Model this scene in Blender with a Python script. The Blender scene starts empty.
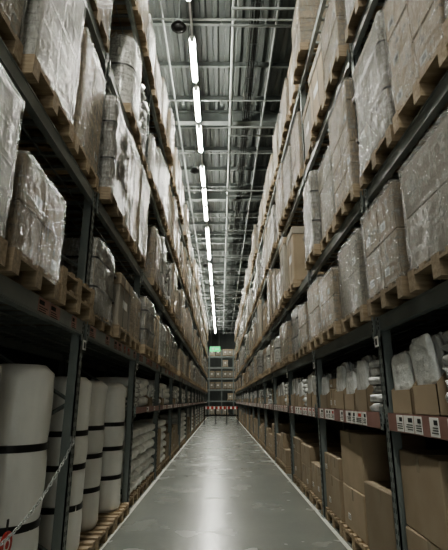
import bpy, bmesh, math, random
from mathutils import Vector, Matrix, noise
R = random.Random(7)
scn = bpy.context.scene
scn.view_settings.view_transform = 'AgX'
try: scn.view_settings.look = 'AgX - Medium High Contrast'
except Exception: pass

# ------------------------------------------------------------ materials
def new_mat(name):
    m = bpy.data.materials.new(name); m.use_nodes = True
    nt = m.node_tree; nt.nodes.clear()
    out = nt.nodes.new('ShaderNodeOutputMaterial')
    b = nt.nodes.new('ShaderNodeBsdfPrincipled')
    nt.links.new(b.outputs[0], out.inputs[0])
    return m, nt, b, out
def N(nt, t, **kw):
    n = nt.nodes.new(t)
    for k, v in kw.items():
        if k in n.inputs: n.inputs[k].default_value = v
        else: setattr(n, k, v)
    return n
def ramp(nt, fac, stops):
    r = nt.nodes.new('ShaderNodeValToRGB')
    while len(r.color_ramp.elements) < len(stops): r.color_ramp.elements.new(.5)
    for e, (p, c) in zip(r.color_ramp.elements, stops):
        e.position = p; e.color = (*c, 1) if len(c) == 3 else c
    nt.links.new(fac, r.inputs[0]); return r
def coords(nt, scale=(1,1,1), rot=(0,0,0), kind='Object'):
    tc = nt.nodes.new('ShaderNodeTexCoord'); mp = nt.nodes.new('ShaderNodeMapping')
    mp.inputs['Scale'].default_value = scale; mp.inputs['Rotation'].default_value = rot
    nt.links.new(tc.outputs[kind], mp.inputs[0]); return mp.outputs[0]
def noisy(name, c1, c2, scale=4, rough=.6, metal=0, bump=.1, st=(1,1,1), vary=0.0, rough2=None, bdist=.01, coat=0):
    m, nt, b, out = new_mat(name)
    co = coords(nt, st)
    n = N(nt, 'ShaderNodeTexNoise', Scale=scale, Detail=5.0)
    nt.links.new(co, n.inputs['Vector'])
    r = ramp(nt, n.outputs[0], [(.3, c1), (.7, c2)])
    col = r.outputs[0]
    if vary:
        oi = nt.nodes.new('ShaderNodeObjectInfo')
        mr = N(nt, 'ShaderNodeMapRange'); mr.inputs[3].default_value = 1-vary; mr.inputs[4].default_value = 1+vary
        nt.links.new(oi.outputs['Random'], mr.inputs[0])
        hs = nt.nodes.new('ShaderNodeHueSaturation')
        nt.links.new(mr.outputs[0], hs.inputs['Value']); nt.links.new(col, hs.inputs['Color']); col = hs.outputs[0]
    nt.links.new(col, b.inputs['Base Color'])
    b.inputs['Roughness'].default_value = rough; b.inputs['Metallic'].default_value = metal
    b.inputs['Coat Weight'].default_value = coat
    if rough2 is not None:
        rr = ramp(nt, n.outputs[0], [(.3, (rough,)*3), (.7, (rough2,)*3)]); nt.links.new(rr.outputs[0], b.inputs['Roughness'])
    if bump:
        bp = N(nt, 'ShaderNodeBump', Strength=bump, Distance=bdist)
        nt.links.new(n.outputs[0], bp.inputs['Height']); nt.links.new(bp.outputs[0], b.inputs['Normal'])
    return m
def emis(name, c, s):
    m, nt, b, out = new_mat(name)
    b.inputs['Base Color'].default_value = (*c, 1)
    b.inputs['Emission Color'].default_value = (*c, 1); b.inputs['Emission Strength'].default_value = s
    return m

M_STEEL = noisy('rack_steel', (.19,.215,.208), (.26,.288,.278), 3, .42, .15, .05)
M_BEAM  = noisy('beam_steel', (.21,.233,.226), (.30,.325,.315), 2.5, .4, .1, .05)
M_DARK  = noisy('dark_slot', (.008,.008,.008), (.015,.015,.015), 5, .8, 0, 0)
M_GALV  = noisy('galvanised', (.30,.315,.31), (.42,.435,.425), 6, .4, .4, .05)
M_TRAY  = noisy('tray_steel', (.09,.10,.098), (.13,.14,.137), 6, .5, .3, .05)
M_WOOD  = noisy('pallet_wood', (.27,.205,.135), (.44,.35,.245), 5, .75, 0, .3, (1.2,9,9), .22)
M_CARD  = noisy('cardboard', (.34,.27,.19), (.43,.35,.255), 2.2, .75, 0, .08, (1,1,1), .25)
M_CARD2 = noisy('cardboard_grey', (.34,.31,.26), (.43,.395,.335), 2.2, .75, 0, .08, (1,1,1), .25)
M_CARDW = noisy('carton_white', (.47,.46,.43), (.58,.57,.535), 2.2, .6, 0, .08, (1,1,1), .18)
M_TAPE  = noisy('packing_tape', (.36,.31,.23), (.43,.37,.29), 4, .25, 0, .05)
M_LABEL = noisy('paper_label', (.78,.77,.74), (.88,.87,.84), 12, .6, 0, 0)
M_INK   = noisy('label_ink', (.02,.02,.02), (.04,.04,.04), 12, .6, 0, 0)
M_RED   = noisy('red_sign', (.45,.045,.04), (.58,.07,.055), 8, .5, 0, 0)
M_STRIP = noisy('label_strip', (.28,.16,.14), (.36,.21,.185), 5, .5, 0, 0)
M_PLBL  = noisy('pink_label', (.42,.25,.21), (.50,.32,.28), 5, .5, 0, 0)
M_STRAP = noisy('black_strap', (.012,.012,.012), (.03,.03,.03), 12, .4, 0, 0)
M_ROLL  = noisy('plastic_wrapped_white', (.74,.735,.70), (.88,.875,.84), 4, .3, 0, .5, (1,1,.4), .08, bdist=.02, coat=.3)
M_BAG   = noisy('poly_bag', (.70,.71,.70), (.93,.94,.92), 9, .22, 0, .9, (1,1,1.5), .15, bdist=.03, coat=.3)
M_BAGD  = noisy('poly_bag_grey', (.40,.41,.41), (.68,.69,.68), 9, .25, 0, .9, (1,1,1.5), .2, bdist=.03, coat=.3)
M_PIPE  = noisy('ceiling_pipe', (.15,.165,.16), (.21,.225,.22), 3, .5, .1, 0)
M_TRUSS = noisy('ceiling_steel', (.095,.107,.104), (.135,.15,.146), 3, .5, .1, 0)
M_HOUS  = noisy('lamp_housing', (.45,.45,.44), (.55,.55,.54), 3, .5, 0, 0)
M_TUBE  = emis('lamp_tube', (1.0,.985,.885), 135)
M_EXIT  = emis('exit_green', (.05,.75,.25), 1.2)
M_WALL_SHADE  = noisy('end_wall_and_rack_shade', (.08,.09,.087), (.12,.132,.128), 1.2, .8, 0, .05, (1,1,.3))  # end wall, and dark tone standing for shade behind the racks
M_PAINT = noisy('floor_paint', (.48,.49,.45), (.64,.65,.60), 9, .45, 0, .05)

def film(name, lo, hi, tint):
    m, nt, b, out = new_mat(name)
    c1 = coords(nt, (1.5,1.5,9), (.18,.12,0)); n1 = N(nt, 'ShaderNodeTexNoise', Scale=2.6, Detail=7.0, Distortion=.5)
    nt.links.new(c1, n1.inputs['Vector'])
    c2 = coords(nt, (7,7,1.4), (.30,-.25,0)); n2 = N(nt, 'ShaderNodeTexNoise', Scale=3.0, Detail=7.0, Distortion=.9)
    nt.links.new(c2, n2.inputs['Vector'])
    mx = N(nt, 'ShaderNodeMath', operation='ADD'); nt.links.new(n1.outputs[0], mx.inputs[0]); nt.links.new(n2.outputs[0], mx.inputs[1])
    hf = N(nt, 'ShaderNodeMath', operation='MULTIPLY'); hf.inputs[1].default_value = .5; nt.links.new(mx.outputs[0], hf.inputs[0])
    ridge=None
    for sc,rot,k in (((2,2,7),(.5,.35,0),3.2),((6,6,2),(-.35,.5,0),2.6)):
        cc=coords(nt,sc,rot); nn=N(nt,'ShaderNodeTexNoise',Scale=k,Detail=3.0,Distortion=.4); nt.links.new(cc,nn.inputs['Vector'])
        s=N(nt,'ShaderNodeMath',operation='SUBTRACT'); s.inputs[1].default_value=.5; nt.links.new(nn.outputs[0],s.inputs[0])
        ab=N(nt,'ShaderNodeMath',operation='ABSOLUTE'); nt.links.new(s.outputs[0],ab.inputs[0])
        rp=ramp(nt,ab.outputs[0],[(0.0,(1,1,1)),(.022,(0,0,0))])
        if ridge is None: ridge=rp.outputs[0]
        else:
            a=N(nt,'ShaderNodeMath',operation='MAXIMUM'); nt.links.new(ridge,a.inputs[0]); nt.links.new(rp.outputs[0],a.inputs[1]); ridge=a.outputs[0]
    fac0 = ramp(nt, hf.outputs[0], [(.42, (lo,)*3), (.62, (hi,)*3)])
    fr = N(nt,'ShaderNodeMath',operation='MULTIPLY_ADD'); fr.inputs[1].default_value=.32; fr.use_clamp=True
    nt.links.new(ridge,fr.inputs[0]); nt.links.new(fac0.outputs[0],fr.inputs[2])
    col = ramp(nt, n2.outputs[0], [(.3, tuple(t*.55 for t in tint)), (.72, tint)])
    nt.links.new(col.outputs[0], b.inputs['Base Color'])
    b.inputs['Roughness'].default_value = .19; b.inputs['Specular IOR Level'].default_value = .8
    hh = N(nt,'ShaderNodeMath',operation='MULTIPLY_ADD'); hh.inputs[1].default_value=.16
    nt.links.new(ridge,hh.inputs[0]); nt.links.new(hf.outputs[0],hh.inputs[2])
    bp = N(nt, 'ShaderNodeBump', Strength=1.0, Distance=.03)
    nt.links.new(hh.outputs[0], bp.inputs['Height']); nt.links.new(bp.outputs[0], b.inputs['Normal'])
    tr = nt.nodes.new('ShaderNodeBsdfTransparent'); ms = nt.nodes.new('ShaderNodeMixShader')
    nt.links.new(fr.outputs[0], ms.inputs[0]); nt.links.new(tr.outputs[0], ms.inputs[1]); nt.links.new(b.outputs[0], ms.inputs[2])
    nt.links.new(ms.outputs[0], out.inputs[0]); return m
M_FILM  = film('stretch_film', .12, .56, (.48,.475,.44))
M_FILMW = film('stretch_film_milky', .4, .78, (.54,.535,.505))

def floor_mat():
    m, nt, b, out = new_mat('polished_concrete')
    co = coords(nt); n = N(nt, 'ShaderNodeTexNoise', Scale=.8, Detail=4.0, Roughness=.5); nt.links.new(co, n.inputs['Vector'])
    n2 = N(nt, 'ShaderNodeTexNoise', Scale=22.0, Detail=4.0); nt.links.new(co, n2.inputs['Vector'])
    r = ramp(nt, n.outputs[0], [(.3, (.185,.20,.187)), (.7, (.235,.25,.233))])
    r2 = ramp(nt, n2.outputs[0], [(.3, (.94,.94,.94)), (.7, (1.03,1.03,1.03))])
    mm = N(nt, 'ShaderNodeMix', data_type='RGBA', blend_type='MULTIPLY'); mm.inputs[0].default_value = 1
    nt.links.new(r.outputs[0], mm.inputs[6]); nt.links.new(r2.outputs[0], mm.inputs[7])
    sx = nt.nodes.new('ShaderNodeSeparateXYZ'); nt.links.new(co, sx.inputs[0])
    a = N(nt, 'ShaderNodeMath', operation='PINGPONG'); a.inputs[1].default_value = 3.0
    ad = N(nt, 'ShaderNodeMath', operation='ADD'); ad.inputs[1].default_value = 2.0
    nt.links.new(sx.outputs[1], ad.inputs[0]); nt.links.new(ad.outputs[0], a.inputs[0])
    jr = ramp(nt, a.outputs[0], [(.006, (.35,.35,.35)), (.010, (1,1,1))])
    m2 = N(nt, 'ShaderNodeMix', data_type='RGBA', blend_type='MULTIPLY'); m2.inputs[0].default_value = 1
    nt.links.new(mm.outputs[2], m2.inputs[6]); nt.links.new(jr.outputs[0], m2.inputs[7])
    nt.links.new(m2.outputs[2], b.inputs['Base Color'])
    n3 = N(nt, 'ShaderNodeTexNoise', Scale=1.6, Detail=3.0); nt.links.new(co, n3.inputs['Vector'])
    rr = ramp(nt, n3.outputs[0], [(.3, (.24,)*3), (.7, (.285,)*3)]); nt.links.new(rr.outputs[0], b.inputs['Roughness'])
    b.inputs['Specular IOR Level'].default_value = .85
    bp = N(nt, 'ShaderNodeBump', Strength=.02, Distance=.005); nt.links.new(n2.outputs[0], bp.inputs['Height']); nt.links.new(bp.outputs[0], b.inputs['Normal'])
    return m
M_FLOOR = floor_mat()
M_DECK  = noisy('roof_deck', (.07,.079,.077), (.10,.11,.107), 1.5, .6, .05, 0)

# ------------------------------------------------------------ mesh builder
class MB:
    def __init__(s): s.v=[]; s.f=[]; s.m=[]; s.sm=[]; s.mats=[]
    def mi(s, mat):
        if mat not in s.mats: s.mats.append(mat)
        return s.mats.index(mat)
    def add(s, vs, fs, mat, smooth=False, M=None):
        o = len(s.v); k = s.mi(mat)
        s.v += [tuple(M @ Vector(p)) if M else tuple(p) for p in vs]
        for f in fs: s.f.append([i+o for i in f]); s.m.append(k); s.sm.append(smooth)
    def box(s, x0,x1,y0,y1,z0,z1, mat, M=None):
        vs=[(x,y,z) for x in (x0,x1) for y in (y0,y1) for z in (z0,z1)]
        s.add(vs, [(0,1,3,2),(4,6,7,5),(0,4,5,1),(2,3,7,6),(0,2,6,4),(1,5,7,3)], mat, False, M)
    def cbox(s, c, h, ch, mat, M=None):
        vs=[]; idx={}
        for sx in (-1,1):
            for sy in (-1,1):
                for sz in (-1,1):
                    for a in range(3):
                        p=[c[i]+(sx,sy,sz)[i]*(h[i]-(ch if i!=a else 0)) for i in range(3)]
                        idx[(sx,sy,sz,a)]=len(vs); vs.append(p)
        fs=[]
        for a in range(3):
            b,c2=[i for i in range(3) if i!=a]
            for sg in (-1,1):
                q=[]
                for (u,w) in ((-1,-1),(1,-1),(1,1),(-1,1)):
                    k=[0,0,0]; k[a]=sg; k[b]=u; k[c2]=w; q.append(idx[(*k,a)])
                fs.append(q)
            for u in (-1,1):
                for w in (-1,1):
                    q=[]
                    for (t,ax) in ((-1,b),(1,b),(1,c2),(-1,c2)):
                        k=[0,0,0]; k[a]=t; k[b]=u; k[c2]=w; q.append(idx[(*k,ax)])
                    fs.append(q)
        for sx in (-1,1):
            for sy in (-1,1):
                for sz in (-1,1): fs.append([idx[(sx,sy,sz,a)] for a in range(3)])
        s.add(vs, fs, mat, False, M)
    def cyl(s, p0, p1, r, mat, n=12, r1=None, smooth=True):
        p0=Vector(p0); p1=Vector(p1); d=(p1-p0).normalized(); r1 = r if r1 is None else r1
        a=d.orthogonal().normalized(); b=d.cross(a)
        vs=[]
        for p,rr in ((p0,r),(p1,r1)):
            for i in range(n):
                t=2*math.pi*i/n; vs.append(p+a*math.cos(t)*rr+b*math.sin(t)*rr)
        s.add(vs,[(i,(i+1)%n,n+(i+1)%n,n+i) for i in range(n)],mat,smooth)
        s.add(vs[:n],[list(range(n))],mat); s.add(vs[n:],[list(range(n))],mat)
    def blob(s, c, h, mat, e=.5, nz=.0, seed=0, nu=18, nv=10, M=None):
        def sp(v,p): return math.copysign(abs(v)**p, v)
        vs=[]
        for j in range(1,nv):
            ph=-math.pi/2+math.pi*j/nv
            for i in range(nu):
                th=2*math.pi*i/nu
                p=Vector((sp(math.cos(ph),e)*sp(math.cos(th),e), sp(math.cos(ph),e)*sp(math.sin(th),e), sp(math.sin(ph),e)))
                k=1+nz*noise.noise(p*2.2+Vector((seed*3.1,seed,0)))
                vs.append([c[q]+p[q]*h[q]*k for q in range(3)])
        fs=[]
        for j in range(nv-2):
            for i in range(nu): fs.append((j*nu+i, j*nu+(i+1)%nu, (j+1)*nu+(i+1)%nu, (j+1)*nu+i))
        b0=len(vs); vs.append([c[0],c[1],c[2]-h[2]]); vs.append([c[0],c[1],c[2]+h[2]])
        for i in range(nu):
            fs.append((b0,(i+1)%nu,i)); fs.append((b0+1,(nv-2)*nu+i,(nv-2)*nu+(i+1)%nu))
        s.add(vs,fs,mat,True,M)
    def shell(s, hx, hy, z0, z1, mat, rc=.05, amp=.012, seed=0, taper=0.0, nr=40, nz=12, cap=True):
        k=nr//4; pts=[]
        cs=[(hx-rc,hy-rc,0),(-hx+rc,hy-rc,90),(-hx+rc,-hy+rc,180),(hx-rc,-hy+rc,270)]
        for q,(cx,cy,a0) in enumerate(cs):
            for i in range(4):
                a=math.radians(a0+i*30); pts.append((cx+rc*math.cos(a),cy+rc*math.sin(a)))
            nx=cs[(q+1)%4]; a=math.radians(a0+90)
            e0=Vector((cx+rc*math.cos(a),cy+rc*math.sin(a))); e1=Vector((nx[0]+rc*math.cos(a),nx[1]+rc*math.sin(a)))
            for i in range(1,k-3): pts.append(tuple(e0.lerp(e1,i/(k-3))))
        n=len(pts); vs=[]
        zs=[z0+(z1-z0)*j/nz for j in range(nz+1)]
        for j,z in enumerate(zs):
            sc=1-taper*(j/nz)
            for (x,y) in pts:
                d=amp*noise.noise(Vector((x*4+seed*7,y*4,z*5)))*1.6
                L=math.hypot(x,y); vs.append((x*sc+x/L*d, y*sc+y/L*d, z))
        fs=[(j*n+i,j*n+(i+1)%n,(j+1)*n+(i+1)%n,(j+1)*n+i) for j in range(nz) for i in range(n)]
        if cap:
            for (x,y) in pts: vs.append((x*(1-taper)*.97,y*(1-taper)*.97,z1+.006))
            fs+=[(nz*n+i,nz*n+(i+1)%n,(nz+1)*n+(i+1)%n,(nz+1)*n+i) for i in range(n)]
            vs.append((0,0,z1+.008)); c=len(vs)-1
            fs+=[((nz+1)*n+i,(nz+1)*n+(i+1)%n,c) for i in range(n)]
        s.add(vs,fs,mat,True)
    def mesh(s, name):
        me=bpy.data.meshes.new(name); me.from_pydata(s.v,[],s.f)
        for m in s.mats: me.materials.append(m)
        me.polygons.foreach_set('material_index', s.m); me.polygons.foreach_set('use_smooth', s.sm)
        bm=bmesh.new(); bm.from_mesh(me); bmesh.ops.recalc_face_normals(bm, faces=bm.faces); bm.to_mesh(me); bm.free()
        me.update(); return me
    def obj(s, name, loc=(0,0,0)):
        return put(name, s.mesh(name), loc)
def put(name, me, loc=(0,0,0), rz=0, sc=(1,1,1)):
    o=bpy.data.objects.new(name, me); o.location=loc; o.rotation_euler=(0,0,rz); o.scale=sc
    scn.collection.objects.link(o); return o

# ------------------------------------------------------------ room
XL, XR = -1.29, 1.38          # rack faces
Y0, Y1 = -5.0, 58.0
CEIL = 10.4
b=MB(); b.box(-2.9,2.9,Y0,Y1,-.1,0,M_FLOOR); b.obj('floor')
b=MB(); b.box(-2.9,-2.7,Y0,Y1,0,CEIL,M_WALL_SHADE)  # added dark sheet, stands in for shade behind the open-backed rack
for i in range(30): b.box(-2.7,-2.67,Y0+i*2.1,Y0+i*2.1+.06,0,CEIL,M_WALL_SHADE)
b.obj('shade_backing_left')
b=MB(); b.box(2.7,2.9,Y0,Y1,0,CEIL,M_WALL_SHADE)  # same added backing on the right, shade of the gaps in its colour
for i in range(30): b.box(2.67,2.7,Y0+i*2.1,Y0+i*2.1+.06,0,CEIL,M_WALL_SHADE)
b.obj('shade_backing_right')
b=MB(); b.box(-2.9,2.9,Y1,Y1+.2,0,CEIL,M_WALL_SHADE)
for i in range(8): b.box(-2.7+i*.7,-2.64+i*.7,Y1-.03,Y1,0,CEIL,M_WALL_SHADE)
b.obj('wall_end')
b=MB(); vs=[]; x=-2.9
prof=[]
while x<2.9:
    prof+=[(x,CEIL),(x+.10,CEIL),(x+.14,CEIL+.06),(x+.26,CEIL+.06)]; x+=.30
prof.append((2.9,CEIL))
for (px,pz) in prof: vs+=[(px,Y0,pz),(px,Y1,pz)]
fs=[(2*i,2*i+2,2*i+3,2*i+1) for i in range(len(prof)-1)]
b.add(vs,fs,M_DECK); b.box(-2.9,2.9,Y0,Y1,CEIL+.1,CEIL+.2,M_DECK); b.obj('ceiling')
b=MB(); b.box(XL+.0,XL+.05,Y0,44,0.0,.002,M_PAINT); b.obj('trim_1')
b=MB(); b.box(XR-.05,XR,Y0,44,0.0,.002,M_PAINT); b.obj('trim_2')

# ceiling structure
b=MB()
y=1.0
while y<Y1:
    b.box(-2.7,2.7,y-.11,y+.11,CEIL-.40,CEIL-.37,M_TRUSS); b.box(-2.7,2.7,y-.012,y+.012,CEIL-.37,CEIL-.02,M_TRUSS)
    b.box(-2.7,2.7,y-.11,y+.11,CEIL-.03,CEIL,M_TRUSS); y+=5.6
b.obj('roof_girders')
b=MB(); y=.2
while y<Y1:
    b.box(-2.7,2.7,y-.04,y+.04,CEIL-.16,CEIL-.14,M_TRUSS); b.box(-2.7,2.7,y-.006,y+.006,CEIL-.14,CEIL,M_TRUSS); y+=1.4
b.obj('roof_purlins')
b=MB(); YE=Y1-.2
for (px,pz,pr) in ((.28,CEIL-.55,.055),(-1.35,CEIL-.5,.03),(1.25,CEIL-.6,.03)):
    b.cyl((px,Y0,pz),(px,YE,pz),pr,M_PIPE)
y=2.4
while y<YE:
    b.cyl((-2.2,y,CEIL-.62),(2.3,y,CEIL-.62),.022,M_PIPE,8)
    for px in (-1.1,.0,1.0): b.cyl((px,y,CEIL-.62),(px,y,CEIL-.74),.014,M_PIPE,6); b.cyl((px,y,CEIL-.74),(px,y,CEIL-.75),.035,M_PIPE,8)
    b.cyl((.28,y,CEIL),(.28,y,CEIL-.5),.01,M_PIPE,6); y+=2.8
b.obj('sprinkler_pipes')
b=MB()
for px in (.66,.94):
    b.box(px-.012,px+.012,Y0,YE,CEIL-.35,CEIL-.28,M_TRAY)
y=0.0; k=0
while y<YE:
    b.box(.66,.94,y-.015,y+.015,CEIL-.35,CEIL-.335,M_TRAY)
    if k%6==0:
        for px in (.66,.94): b.cyl((px,y,CEIL-.3),(px,y,CEIL),.008,M_TRAY,6)
    y+=.6; k+=1
for i in range(3): b.cyl((.72+i*.07,Y0,CEIL-.31),(.72+i*.07,YE,CEIL-.31),.02,M_STRAP,8)
b.obj('cable_tray')
b=MB(); y=3.2
while y<YE:
    for q in (0,.45): b.cyl((.2,y+q,CEIL-.95),(2.4,y+q,CEIL-.95),.03,M_PIPE,8)
    for px in (.35,1.2,2.1): b.cyl((px,y,CEIL-.95),(px,y,CEIL),.012,M_PIPE,6)
    y+=4.2
b.obj('ceiling_support_rails')

# lamps
LX=-.68; LZ=9.5
hb=MB(); hb.box(-.06,.06,-.69,.69,.065,.10,M_HOUS)
hb.cyl((0,-.6,.10),(0,-.6,CEIL-LZ),.006,M_GALV,6); hb.cyl((0,.6,.10),(0,.6,CEIL-LZ),.006,M_GALV,6)
hb.cyl((0,-.66,0),(0,.66,0),.065,M_TUBE,14)
hb.box(-.05,.05,-.69,-.66,-.05,.065,M_HOUS); hb.box(-.05,.05,.66,.69,-.05,.065,M_HOUS)
lamp_me=hb.mesh('fluorescent_batten_lamp')
ys=[]; G=3*1.68+.75; g=8.97-G*2
while g<Y1:
    for q in range(3):
        if g+1.68*q<53: ys.append(g+1.68*q)
    g+=G
for y in ys: put('fluorescent_batten_lamp', lamp_me, (LX,y,LZ))
b=MB(); b.box(LX-.02,LX+.02,Y0,YE,LZ+.14,LZ+.17,M_HOUS); b.obj('lamp_mounting_rail')
b=MB()
b.cyl((0,0,0),(0,0,.09),.17,M_DARK,24,r1=.11); b.cyl((0,0,.09),(0,0,.16),.09,M_STEEL,20); b.cyl((0,0,.16),(0,0,CEIL-9.3),.015,M_STEEL,8)
b.blob((0,0,0),(.12,.12,.08),M_DARK,1,0,0,16,8)
dm=b.mesh('hanging_dark_dome')  # round dark dome shape, hung beside the lamp row
for yy in (7.75,14.0,25.4): put('hanging_dark_dome',dm,(-.93,yy,9.3))

# ------------------------------------------------------------ racks
LEVS={-1:[2.2,3.52,5.2,6.9], 1:[2.2,3.42,5.1,6.8]}
MID=1.40
BAY=2.7; NB=17; HT=8.1; DEP=1.15
def rack(name, side, xf, ys, mids):
    b=MB()
    S=lambda x: side*(xf+x)
    def bx(xa,xb,*r): b.box(min(S(xa),S(xb)),max(S(xa),S(xb)),*r)
    for i in range(NB+1):
        y=ys+i*BAY
        for xa in (0.0,DEP-.09):
            bx(xa,xa+.012,y-.05,y+.05,0,HT,M_STEEL)
            bx(xa,xa+.09,y-.05,y-.04,0,HT,M_STEEL); bx(xa,xa+.09,y+.04,y+.05,0,HT,M_STEEL)
            bx(xa-.02,xa+.11,y-.075,y+.075,0,.012,M_STEEL)
        if ys+i*BAY<16:
            z=.12
            while z<HT-.1:
                for q in (-.026,.018): bx(-.0015,.0,y+q,y+q+.010,z,z+.035,M_DARK)
                z+=.075
        z=.25; k=0
        while z<HT-.7:
            a=(S(.05),y,z); c=(S(DEP-.05),y,z+.62)
            if k%2: a=(S(.05),y,z+.62); c=(S(DEP-.05),y,z)
            b.cyl(a,c,.018,M_STEEL,6,smooth=False)
            z+=.62; k+=1
        for z in (.25,2.6,5.0,7.6): b.cyl((S(.05),y,z),(S(DEP-.05),y,z),.018,M_STEEL,6,smooth=False)
    for i in range(NB):
        ya=ys+i*BAY+.05; yb=ys+(i+1)*BAY-.05
        lv=list(LEVS[side])
        if mids(i): lv=[MID]+lv
        for L in lv:
            h=.12 if L>2 else .09
            for xa in (-.012,DEP-.045):
                bx(xa,xa+.05,ya,yb,L-h,L,M_BEAM)
                if xa<0:
                    bx(xa-.004,xa,ya,yb,L-h,L-h+.015,M_BEAM); bx(xa-.004,xa,ya,yb,L-.015,L,M_BEAM)
                    for yc in (ya,yb-.05):
                        bx(xa-.008,xa,yc,yc+.05,L-h-.05,L+.05,M_STEEL)
                        for zz in (-.02,-.06,-.1): bx(xa-.0095,xa-.008,yc+.018,yc+.032,L+zz-.01,L+zz+.012,M_DARK)
            n=12
            for k in range(n):
                yy=ya+.1+(yb-ya-.2)*k/(n-1)
                bx(.038,DEP-.045,yy-.018,yy+.018,L-.035,L-.004,M_BEAM)
            for xx in (.2,.42,.64,.86): bx(xx,xx+.012,ya,yb,L-.05,L-.035,M_BEAM)
    return b.obj(name)
YL=4.12-BAY*3; YR=3.85-BAY*3
rack('pallet_rack',-1,-XL,YL, lambda i: i>=4)
rack('pallet_rack', 1, XR,YR, lambda i: True)

# ------------------------------------------------------------ goods
def pallet(b, z=0, M=None):
    for yy in (-.35,0,.35): b.box(-.6,.6,yy-.05,yy+.05,z,z+.022,M_WOOD,M)
    for xx in (-.53,0,.53):
        for yy in (-.35,0,.35): b.box(xx-.07,xx+.07,yy-.05,yy+.05,z+.022,z+.10,M_WOOD,M)
        b.box(xx-.07,xx+.07,-.4,.4,z+.10,z+.122,M_WOOD,M)
    for yy,w in ((-.35,.05),(-.175,.04),(0,.05),(.175,.04),(.35,.05)): b.box(-.6,.6,yy-w,yy+w,z+.122,z+.144,M_WOOD,M)
def carton(b, c, h, mat, rnd, tape=True, label=True, ch=.006, M=None):
    b.cbox(c,h,ch,mat,M)
    x,y,z=c; hx,hy,hz=h; e=.0015
    if tape:
        b.box(x-hx+.01,x+hx-.01,y-.025,y+.025,z+hz,z+hz+e,M_TAPE,M)
        for s in (-1,1):
            xa=x+s*hx; b.box(min(xa,xa+s*e),max(xa,xa+s*e),y-.025,y+.025,z+hz-.12,z+hz-.006,M_TAPE,M)
    if label:
        for s in (-1,1):
            xa=x+s*hx; lw=min(.05,hy*.3); lh=min(.032,hz*.25); cy=y+hy*.45; cz=z-hz*.4
            b.box(min(xa,xa+s*e),max(xa,xa+s*e),cy-lw,cy+lw,cz-lh,cz+lh,M_LABEL,M)
            for q in range(4):
                b.box(min(xa,xa+s*2*e),max(xa,xa+s*2*e),cy-lw*.8,cy+lw*(.7-.2*q%.5),cz-lh*.7+q*lh*.35,cz-lh*.7+q*lh*.35+lh*.14,M_INK,M)
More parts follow.
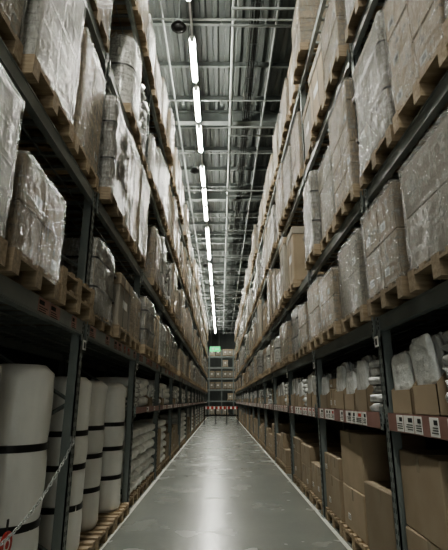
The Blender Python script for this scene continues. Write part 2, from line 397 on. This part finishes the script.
def load(seed, H, kind):
    r=random.Random(seed); b=MB(); pallet(b)
    z0=.146; hx=.585; hy=.375
    if kind=='wrap':
        nx,ny=r.choice([(2,2),(3,2),(2,1),(3,2)]); nz=max(2,int(H/r.choice([.25,.33,.45])))
        mat=r.choice([M_CARD,M_CARD2,M_CARD2,M_CARD,M_CARDW])
        for k in range(nz):
            for i in range(nx):
                for j in range(ny):
                    cx=-hx+(2*i+1)*hx/nx+r.uniform(-.005,.005); cy=-hy+(2*j+1)*hy/ny+r.uniform(-.005,.005)
                    carton(b,(cx,cy,z0+(k+.5)*H/nz),(hx/nx-.006,hy/ny-.006,H/nz/2-.002),mat,r,tape=False,label=(r.random()<.5))
        b.shell(hx+.012,hy+.010,.10,z0+H+.006,M_FILM,.02,.007,seed,0)
    elif kind=='milky':
        mat=r.choice([M_CARD2,M_CARDW])
        for i in range(2): carton(b,(0,(-.5+i)*hy,z0+H/2),(hx-.01,hy/2-.004,H/2),mat,r,tape=False)
        b.shell(hx+.01,hy+.012,.09,z0+H+.008,M_FILMW,.05,.022,seed,r.uniform(0,.03))
        for zz in (.3,.7): b.shell(hx+.026,hy+.028,z0+H*zz,z0+H*zz+.02,M_STRAP,.05,.01,seed,0,nz=1,cap=False)
    elif kind=='tall':
        n=7
        for i in range(n):
            w=hy*2/n; hh=H/2*r.uniform(.9,1)
            carton(b,(r.uniform(-.02,.02),-hy+w*(i+.5),z0+hh),(hx-.03,w/2-.003,hh),r.choice([M_CARD,M_CARD2,M_CARDW]),r,tape=False)
        for sx in (-1,1):
            for sy in (-1,1): b.box(sx*(hx-.01)-.03,sx*(hx-.01)+.03,sy*hy-.012,sy*hy+.012,z0,z0+H,M_CARD)
        b.shell(hx+.028,hy+.016,.10,z0+H+.008,M_FILM,.025,.010,seed,0)
    elif kind=='carton':
        b.cbox((0,0,z0+H/2),(hx-.012,hy-.012,H/2),.01,M_CARD if seed%2 else M_CARD2)
        b.cbox((0,0,z0+H-.06),(hx,hy,.07),.008,M_CARD2 if seed%2 else M_CARD)
        hh=hx-.012
        b.box(hh,hh+.003,-.1,.14,z0+H*.4,z0+H*.55,M_LABEL); b.box(-hh-.003,-hh,-.1,.14,z0+H*.4,z0+H*.55,M_LABEL)
        b.box(-.1,.1,-hy+.009,-hy+.012,z0+H*.45,z0+H*.6,M_LABEL)
        for xx in (-.3,.3):
            b.box(xx-.008,xx+.008,-hy-.003,-hy,.12,z0+H+.012,M_STRAP); b.box(xx-.008,xx+.008,hy,hy+.003,.12,z0+H+.012,M_STRAP)
            b.box(xx-.008,xx+.008,-hy-.003,hy+.003,z0+H+.010,z0+H+.013,M_STRAP)
        for yy in (-.16,.16):
            for sx in (-1,1): b.box(sx*(hx+.002)-.0015,sx*(hx+.002)+.0015,yy-.008,yy+.008,.12,z0+H+.012,M_STRAP)
    elif kind=='crate':
        carton(b,(0,0,z0+H*.46),(hx-.04,hy-.04,H*.46),M_CARD2,r,tape=False)
        for sx in (-1,1):
            for sy in (-1,1): b.box(sx*(hx-.03)-.03,sx*(hx-.03)+.03,sy*(hy-.03)-.03,sy*(hy-.03)+.03,z0,z0+H,M_WOOD)
        n=max(3,int(H/.2))
        for k in range(n):
            z=z0+.03+(H-.12)*k/(n-1)
            for s in (-1,1):
                b.box(s*hx-.01,s*hx+.01,-hy,hy,z,z+.09,M_WOOD); b.box(-hx,hx,s*hy-.01,s*hy+.01,z,z+.09,M_WOOD)
    elif kind=='lumpy':
        nz=max(3,int(H/.2)); 
        for k in range(nz):
            for j in range(2):
                b.blob((r.uniform(-.02,.02),(-.5+j)*hy,z0+(k+.5)*H/nz),(hx*r.uniform(.93,1.0),hy*.53,H/nz*.56),r.choice([M_BAG,M_BAGD,M_BAGD]),.4,.12,seed*7+k*2+j,24,8)
        b.shell(hx-.01,hy+.005,.09,z0+H+.02,M_FILM,.09,.04,seed,.04)
    elif kind=='rolls':
        for i in range(3):
            for j in range(2):
                rr=.185; cx=-.39+.39*i; cy=-.195+.39*j
                hh=H*r.uniform(.92,1)
                b.cyl((cx,cy,z0),(cx,cy,z0+hh-.03),rr,M_ROLL,18); b.cyl((cx,cy,z0+hh-.03),(cx,cy,z0+hh),rr,M_ROLL,18,r1=rr*.8)
        b.shell(hx+.0,hy+.01,.05,z0+H*.96,M_FILM,.17,.015,seed,0,cap=False)
        b.shell(hx+.012,hy+.022,z0+H*.5,z0+H*.5+.03,M_STRAP,.18,.0,seed,0,nz=1,cap=False)
    return b.mesh('load')
KIND=['wrap']*9+['milky']*3+['tall']*3+['carton']*2+['rolls','crate','lumpy','lumpy']
SEED=list(range(9))+[20,21,22,30,31,32,40,41,50,55,61,62]
NAMES={'wrap':'shrink_wrapped_pallet_load','milky':'shrink_wrapped_pallet_load','tall':'flat_pack_pallet_load','carton':'strapped_carton_pallet_load','rolls':'wrapped_roll_pallet_load','crate':'slatted_crate_pallet_load','lumpy':'bagged_goods_pallet_load'}
WT=[3]*9+[2]*3+[3]*3+[4]*2+[1.0,1.0,2,2]
hcache={}
def get_load(v,H):
    q=round(H*8)/8
    if (v,q) not in hcache: hcache[(v,q)]=load(SEED[v],q,KIND[v])
    return hcache[(v,q)]
def put_load(side, xf, y, z, H, v, over=.10):
    cx=side*(xf-over+.6)
    return put(NAMES[KIND[v]], get_load(v,H), (cx+R.uniform(-.02,.03)*side,y,z+.001), (0 if R.random()<.5 else math.pi)+R.uniform(-.025,.025))
b=MB()
for k in range(2): pallet(b,k*.146,Matrix.Rotation(R.uniform(-.04,.04),4,'Z'))
EMPTY=b.mesh('empty_pallet_stack')

fixed={
 (-1,0,2,0):(3,.875),(-1,0,2,1):(0,.625),(-1,0,2,2):'empty',
 (-1,0,3,0):(10,.75),(-1,0,3,1):(15,.625),(-1,0,3,2):(2,.625),
 ( 1,0,2,0):(1,.75),( 1,0,2,1):(5,.75),( 1,0,2,2):(1,.75),
 ( 1,0,3,0):(5,.75),( 1,0,3,1):(1,.625),( 1,0,3,2):(4,.75),
 (-1,1,2,0):(2,1.0),(-1,1,2,1):(3,1.25),(-1,1,2,2):(1,1.125),
 (-1,1,3,0):(9,1.125),(-1,1,3,1):(12,1.375),(-1,1,3,2):(13,1.25),
 ( 1,1,2,1):(4,1.0),( 1,1,2,2):(9,1.125),( 1,1,3,0):(2,1.25),( 1,1,3,1):(6,1.0),( 1,1,3,2):(10,1.125),
}
for side,xf,ys in ((-1,-XL,YL),(1,XR,YR)):
    LEV=LEVS[side]
    for li,L in enumerate(LEV):
        clear=(LEV[li+1]-L-.12-.146-.05) if li<3 else 1.3
        for i in range(NB):
            for s in range(3):
                y=ys+i*BAY+.05+.433+s*.867
                f=fixed.get((side,li,i,s))
                if f=='empty':
                    put('empty_pallet_stack',EMPTY,(side*(xf+.5),y,L+.001),0); continue
                if f: v,H=f
                else:
                    if R.random()<.07: continue
                    v=R.choices(range(21),WT)[0]; H=R.uniform(.6,.95)*clear
                    if li==0: H=R.uniform(.65,.85)
                    H=max(.625,math.floor(H*8)/8)
                H=min(H,math.floor(clear*8)/8)
                put_load(side,xf,y,L,H,v,over=R.uniform(.05,.13))

# ---- picking level goods
def open_carton(seed):
    r=random.Random(seed); b=MB(); w=.185; d=.28; h=.30; t=.006
    mat=M_CARD
    b.box(-d,d,-w,w,0,t,mat); b.box(-d,-d+t,-w,w,0,h*.5,mat); b.box(d-t,d,-w,w,0,h,mat)
    for s in (-1,1):
        y0,y1=(w-t,w) if s>0 else (-w,-w+t)
        vs=[(-d,y0,0),(d,y0,0),(d,y0,h),(-d*.3,y0,h),(-d,y0,h*.5),(-d,y1,0),(d,y1,0),(d,y1,h),(-d*.3,y1,h),(-d,y1,h*.5)]
        b.add(vs,[(0,1,2,3,4),(5,6,7,8,9),(0,1,6,5),(1,2,7,6),(2,3,8,7),(3,4,9,8),(4,0,5,9)],mat)
    n=9
    for i in range(n):
        x=-d+.04+(2*d-.1)*i/(n-1)
        M=Matrix.Translation((x,0,.20))@Matrix.Rotation(r.uniform(-.18,.02),4,'Y')
        b.blob((0,r.uniform(-.008,.008),r.uniform(-.02,.03)),(.022,w-.014,.18),M_BAG if r.random()<.8 else M_BAGD,.35,.15,seed*9+i,16,10,M)
    return b.mesh('open_carton_of_bagged_textiles')
OC=[open_carton(i) for i in range(4)]
def textile_stack(seed, mat):
    r=random.Random(seed); b=MB(); z=0; n=r.randint(6,7)
    for k in range(n):
        hh=.042; b.blob((r.uniform(-.02,.02),r.uniform(-.015,.015),z+hh),(.3,.2,hh),mat,.35,.12,seed*5+k,24,8); z+=hh*2-.006
    return b.mesh('bagged_textile_stack')
TS=[textile_stack(i,M_BAG if i%2 else M_BAGD) for i in range(4)]
def carton_set(seed,w,d,h):
    r=random.Random(seed); b=MB(); z=0
    while z<h-.1:
        hh=min(r.uniform(.12,.26),h-z)
        if r.random()<.5: carton(b,(0,0,z+hh/2),(d/2,w/2,hh/2-.001),M_CARD,r)
        else:
            for s in (-1,1): carton(b,(0,s*w/4,z+hh/2),(d/2,w/4-.003,hh/2-.001),M_CARD,r)
        z+=hh
    return b.mesh('carton_stack')
CS=[carton_set(i,.4,.6,.42+.03*i) for i in range(4)]
def roll_bundle(seed):
    r=random.Random(seed); b=MB(); rr=.085
    for j in range(3):
        for i in range(3-(j%2)):
            y=-.17+.17*i+.085*(j%2); z=rr+j*.148
            b.blob((r.uniform(-.02,.02),y,z),(.34,rr,rr),M_ROLL,.7,.1,seed+i+j*4,16,12)
    return b.mesh('bundle_of_wrapped_rolls')
RB=[roll_bundle(i) for i in range(3)]
def label_strip(name, side, xf, ys, b0, b1, L, prob, h=.13, strip=M_STRIP, lab=M_LABEL):
    b=MB(); r=random.Random(3)
    S=lambda x: side*(xf+x)
    def bx(xa,xb,*q): b.box(min(S(xa),S(xb)),max(S(xa),S(xb)),*q)
    for i in range(b0,b1):
        ya=ys+i*BAY+.11; yb=ys+(i+1)*BAY-.11
        bx(-.024,-.018,ya,yb,L-h,L+.005,strip)
        y=ya+.02
        while y<yb-.2:
            w=r.choice([.12,.16,.2])
            if r.random()<prob:
                bx(-.028,-.024,y,y+w,L-h+.008,L-.004,lab)
                bx(-.0295,-.028,y+.01,y+w*.5,L-.05,L-.02,r.choice([M_RED,M_INK,M_INK]))
                for q in range(3): bx(-.0295,-.028,y+.01,y+w*r.uniform(.6,.9),L-.07-q*.016,L-.064-q*.016,M_INK)
            y+=w+r.choice([.01,.02,.12])
    return b.obj(name)
label_strip('price_label_strip',1,XR,YR,0,NB,MID,.85)
label_strip('price_label_strip',-1,-XL,YL,4,NB,MID,.5,.09)
label_strip('pallet_label_strip',-1,-XL,YL,0,NB,2.2,.45,.11,M_BEAM,M_PLBL)

for i in range(NB):
    y0=YR+i*BAY
    for k in range(6):
        y=y0+.30+k*.42; t=R.random(); z=MID+.001
        if i==2: t=[.1,.1,.6,.6,.1,.1][k]
        if i==3: t=[.6,.1,.1,.1,.8,.1][k]
        if t<.5: put('open_carton_of_bagged_textiles',OC[R.randrange(4)],(XR+.30,y,z),0,(1,1,R.uniform(1.1,1.4)))
        elif t<.72: put('bagged_textile_stack',TS[R.randrange(4)],(XR+.33,y,z),0,(1,.95,R.uniform(.9,1.1)))
        elif t<.9: put('carton_stack',CS[R.randrange(4)],(XR+.36,y,z),0,(1,.98,R.uniform(.7,1)))
    if i>=4:
        y0=YL+i*BAY
        for k in range(6):
            y=y0+.30+k*.42; t=R.random(); z=MID+.001
            if t<.5: put('bundle_of_wrapped_rolls',RB[R.randrange(3)],(XL-.4,y,z),0,(1,.98,R.uniform(.8,1.2)))
            elif t<.7: put('open_carton_of_bagged_textiles',OC[R.randrange(4)],(XL-.33,y,z),math.pi)
            elif t<.9: put('bagged_textile_stack',TS[1+2*R.randrange(2)],(XL-.36,y,z),0,(1,.95,R.uniform(.7,1)))

# ---- floor level, right
def floor_load(seed, spec):
    r=random.Random(seed); b=MB(); pallet(b)
    for (cx,cy,z,hx,hy,hz,rz) in spec:
        M=Matrix.Translation((cx,cy,.146+z+hz))@Matrix.Rotation(rz,4,'Z')
        carton(b,(0,0,0),(hx,hy,hz-.001),M_CARD,r,True,r.random()<.4,.008,M)
    return b.mesh('pallet_of_cartons')
FLD=[]
for sd in range(6):
    r=random.Random(sd+60); spec=[]; z=0; tgt=r.uniform(.4,.85)
    while z<tgt:
        hz=r.choice([.12,.16,.22]); ny=r.choice([1,2]); nx=r.choice([1,2])
        for i in range(nx):
            for j in range(ny):
                if z>.3 and r.random()<.15: continue
                spec.append((-.59+(2*i+1)*.59/nx,-.39+(2*j+1)*.39/ny,z,.59/nx-.01,.39/ny-.01,hz,r.uniform(-.02,.02)))
        z+=hz*2
    FLD.append(floor_load(sd,spec))
near=[floor_load(80,[(-.05,0,0,.53,.38,.22,.02),(-.08,.02,.44,.5,.36,.27,-.03)]),
      floor_load(81,[(-.1,0,0,.48,.37,.30,.04)]),
      floor_load(82,[(-.05,.0,0,.52,.385,.22,0),(-.22,.0,.44,.34,.38,.29,.02)])]
for i in range(NB):
    for s in range(3):
        y=YR+i*BAY+.483+s*.867
        me=None
        if i==2: me=near[0]
        elif i==3: me=[near[1],near[2],FLD[1]][s]
        elif R.random()<.93: me=FLD[R.randrange(6)]
        if me: put('pallet_of_cartons',me,(XR+.61,y,.001),0)

# ---- floor level, left
def tall_roll(seed,h,rad,bands,mat):
    b=MB(); n=28; r=random.Random(seed); vs=[]; nz=26
    zs=[h*j/nz for j in range(nz+1)]
    for j,z in enumerate(zs):
        e=min(1,.72+.28*min(1,(h-z)/.05))*min(1,.9+.1*min(1,z/.04))
        for zb in bands: e*=1-.05*math.exp(-((z-zb)/.05)**2)
        for i in range(n):
            t=2*math.pi*i/n
            k=rad*e*(1+.05*noise.noise(Vector((math.cos(t)*2.2,math.sin(t)*2.2,z*3+seed*5))))
            vs.append((math.cos(t)*k,math.sin(t)*k,z))
    fs=[(j*n+i,j*n+(i+1)%n,(j+1)*n+(i+1)%n,(j+1)*n+i) for j in range(nz) for i in range(n)]
    vs+=[(0,0,0),(0,0,h-.02)]; c=len(vs)
    for i in range(n): fs.append((c-2,(i+1)%n,i)); fs.append((c-1,nz*n+i,nz*n+(i+1)%n))
    b.add(vs,fs,mat,True)
    for zb in bands: b.cyl((0,0,zb-.025),(0,0,zb+.025),rad*1.0,M_STRAP,28)
    return b.mesh('rolled_mattress')
TR=[tall_roll(1,1.62,.26,(1.02,.5),M_ROLL),tall_roll(2,1.58,.23,(1.05,.75,.4),M_ROLL),tall_roll(3,1.5,.22,(1.0,.45),M_BAGD)]
pb=MB(); pallet(pb); PAL=pb.mesh('wooden_pallet')
def roll_pallet(y, rolls):
    put('wooden_pallet',PAL,(XL-.57,y,.001),0)
    for (me,dx,dy) in rolls: put('rolled_mattress',me,(XL-.57+dx,y+dy,.148),R.uniform(0,6))
roll_pallet(1.9,[(TR[0],.28,.0),(TR[2],-.3,.1)])
roll_pallet(2.75,[(TR[0],.24,.0),(TR[2],-.3,.1)])
roll_pallet(3.60,[(TR[0],.28,-.03),(TR[2],-.25,.14)])
for k,yy in enumerate((4.62,5.49,6.34)):
    roll_pallet(yy,[(TR[1],.32 if k!=1 else .26,-.02),(TR[1] if k else TR[2],-.25,.02)])
for i in range(4,NB):
    for s in range(3):
        y=YL+i*BAY+.483+s*.867; t=R.random()
        if i==4 or t<.5:
            put('wooden_pallet',PAL,(XL-.62,y,.001),0)
            for q in range(2):
                for w in range(2): put('bundle_of_wrapped_rolls',RB[(q+w)%3],(XL-.36,y-.2+.4*w,.146+q*.475),0,(1,.9,1))
        elif t<.9: put('pallet_of_cartons',FLD[R.randrange(6)],(XL-.62,y,.001),math.pi)

b=MB()
pA=Vector((XL+.02,4.08,1.18)); pB=Vector((XL+.02,1.42,1.12)); n=74
def cpt(t): 
    p=pA.lerp(pB,t); p.z-=.48*4*t*(1-t)*.95; return p
for i in range(n):
    p=cpt((i+.5)/n); d=(cpt((i+1)/n)-cpt(i/n)); L=d.length*.72; d.normalize()
    side=Vector((1,0,0)) if i%2 else d.cross(Vector((1,0,0)))
    path=[]
    for q in range(12):
        a=2*math.pi*q/12; path.append(p+d*math.cos(a)*L+side*math.sin(a)*.011)
    for q in range(12): b.cyl(path[q],path[(q+1)%12],.0032,M_GALV,5)
for p in (pA,pB): b.box(p.x-.03,p.x-.012,p.y-.02,p.y+.02,p.z-.02,p.z+.02,M_GALV)
b.obj('safety_chain')
b=MB()
b.cyl((0,0,0),(.012,0,0),.075,M_RED,24); b.cyl((.012,0,0),(.014,0,0),.04,M_LABEL,24); b.cyl((.014,0,0),(.016,0,0),.022,M_RED,24)
b.box(0,.006,-.01,.01,.06,.14,M_STRAP)
b.obj('round_red_tag',(XL-.015,3.02,.66))

b=MB()
for i in range(NB):
    y=YR+i*BAY; b.box(XR-.026,XR-.021,y-.045,y+.045,1.95,2.04,M_LABEL); b.box(XR-.028,XR-.026,y-.02,y+.02,1.965,2.02,M_INK)
    y=YL+i*BAY; b.box(XL+.021,XL+.026,y-.045,y+.045,1.95,2.04,M_LABEL); b.box(XL+.026,XL+.028,y-.02,y+.02,1.965,2.02,M_INK)
b.obj('bay_number_plates')

# ------------------------------------------------------------ far end
b=MB(); gy=31
for x in (-1.1,-.35,.4,1.15): b.cyl((x,gy,0),(x,gy,1.12),.035,M_DARK,10); b.box(x-.1,x+.1,gy-.1,gy+.1,0,.015,M_DARK)
b.box(-1.1,1.15,gy-.02,gy+.02,.95,1.12,M_RED); b.box(-1.1,1.15,gy-.015,gy+.015,.5,.58,M_DARK)
for i in range(8): b.box(-1.05+i*.28,-.93+i*.28,gy-.022,gy-.02,.95,1.12,M_LABEL)
b.obj('aisle_barrier')
b=MB(); ey=50.0
for x in (-2.6,-1.3,0.1,1.4,2.6):
    b.box(x-.06,x+.06,ey,ey+.08,0,7.0,M_STEEL); b.box(x-.06,x+.06,ey+1.0,ey+1.08,0,7.0,M_STEEL)
EL=[.15,1.5,2.7,3.9,5.1,6.3]
for L in EL[1:]:
    b.box(-2.6,2.6,ey-.02,ey+.03,L-.14,L,M_BEAM); b.box(-2.6,2.6,ey+1.0,ey+1.05,L-.14,L,M_BEAM)
    for k in range(20): b.box(-2.5+k*.26,-2.46+k*.26,ey,ey+1.0,L-.03,L-.002,M_STEEL)
b.obj('pallet_rack')
for L in EL:
    for x in (-1.95,-1.0,-.3,.5,1.05,1.75):
        if R.random()<.7:
            z = L+.001 if L>1 else .001
            put('strapped_carton_pallet_load' ,get_load(15,.625 if L>1 else .75),(x,ey+.58,z),math.pi/2,(.85,.8,1))
b=MB(); b.box(-.5,.5,-.06,.06,-.22,.22,M_EXIT); b.box(-.3,-.1,-.065,-.06,-.12,.12,M_LABEL); b.box(.02,.36,-.065,-.06,-.05,.05,M_LABEL)
b.box(-.53,.53,-.05,.08,.22,.26,M_HOUS)
b.cyl((-.4,0,.26),(-.4,0,CEIL-6.4),.01,M_GALV,6); b.cyl((.4,0,.26),(.4,0,CEIL-6.4),.01,M_GALV,6)
b.obj('exit_sign',(-.58,44,6.4))

# ------------------------------------------------------------ world + camera
w=bpy.data.worlds.new('World'); scn.world=w; w.use_nodes=True
w.node_tree.nodes['Background'].inputs[0].default_value=(.86,.90,.84,1)
w.node_tree.nodes['Background'].inputs[1].default_value=1.5
cd=bpy.data.cameras.new('cam'); cam=bpy.data.objects.new('camera',cd); scn.collection.objects.link(cam)
cam.location=(0,0,1.5); cam.rotation_euler=(math.radians(90+15.9),0,math.radians(-.4))
cd.sensor_fit='VERTICAL'; cd.sensor_height=24; cd.lens=441/550*24; cd.clip_end=200
scn.camera=cam
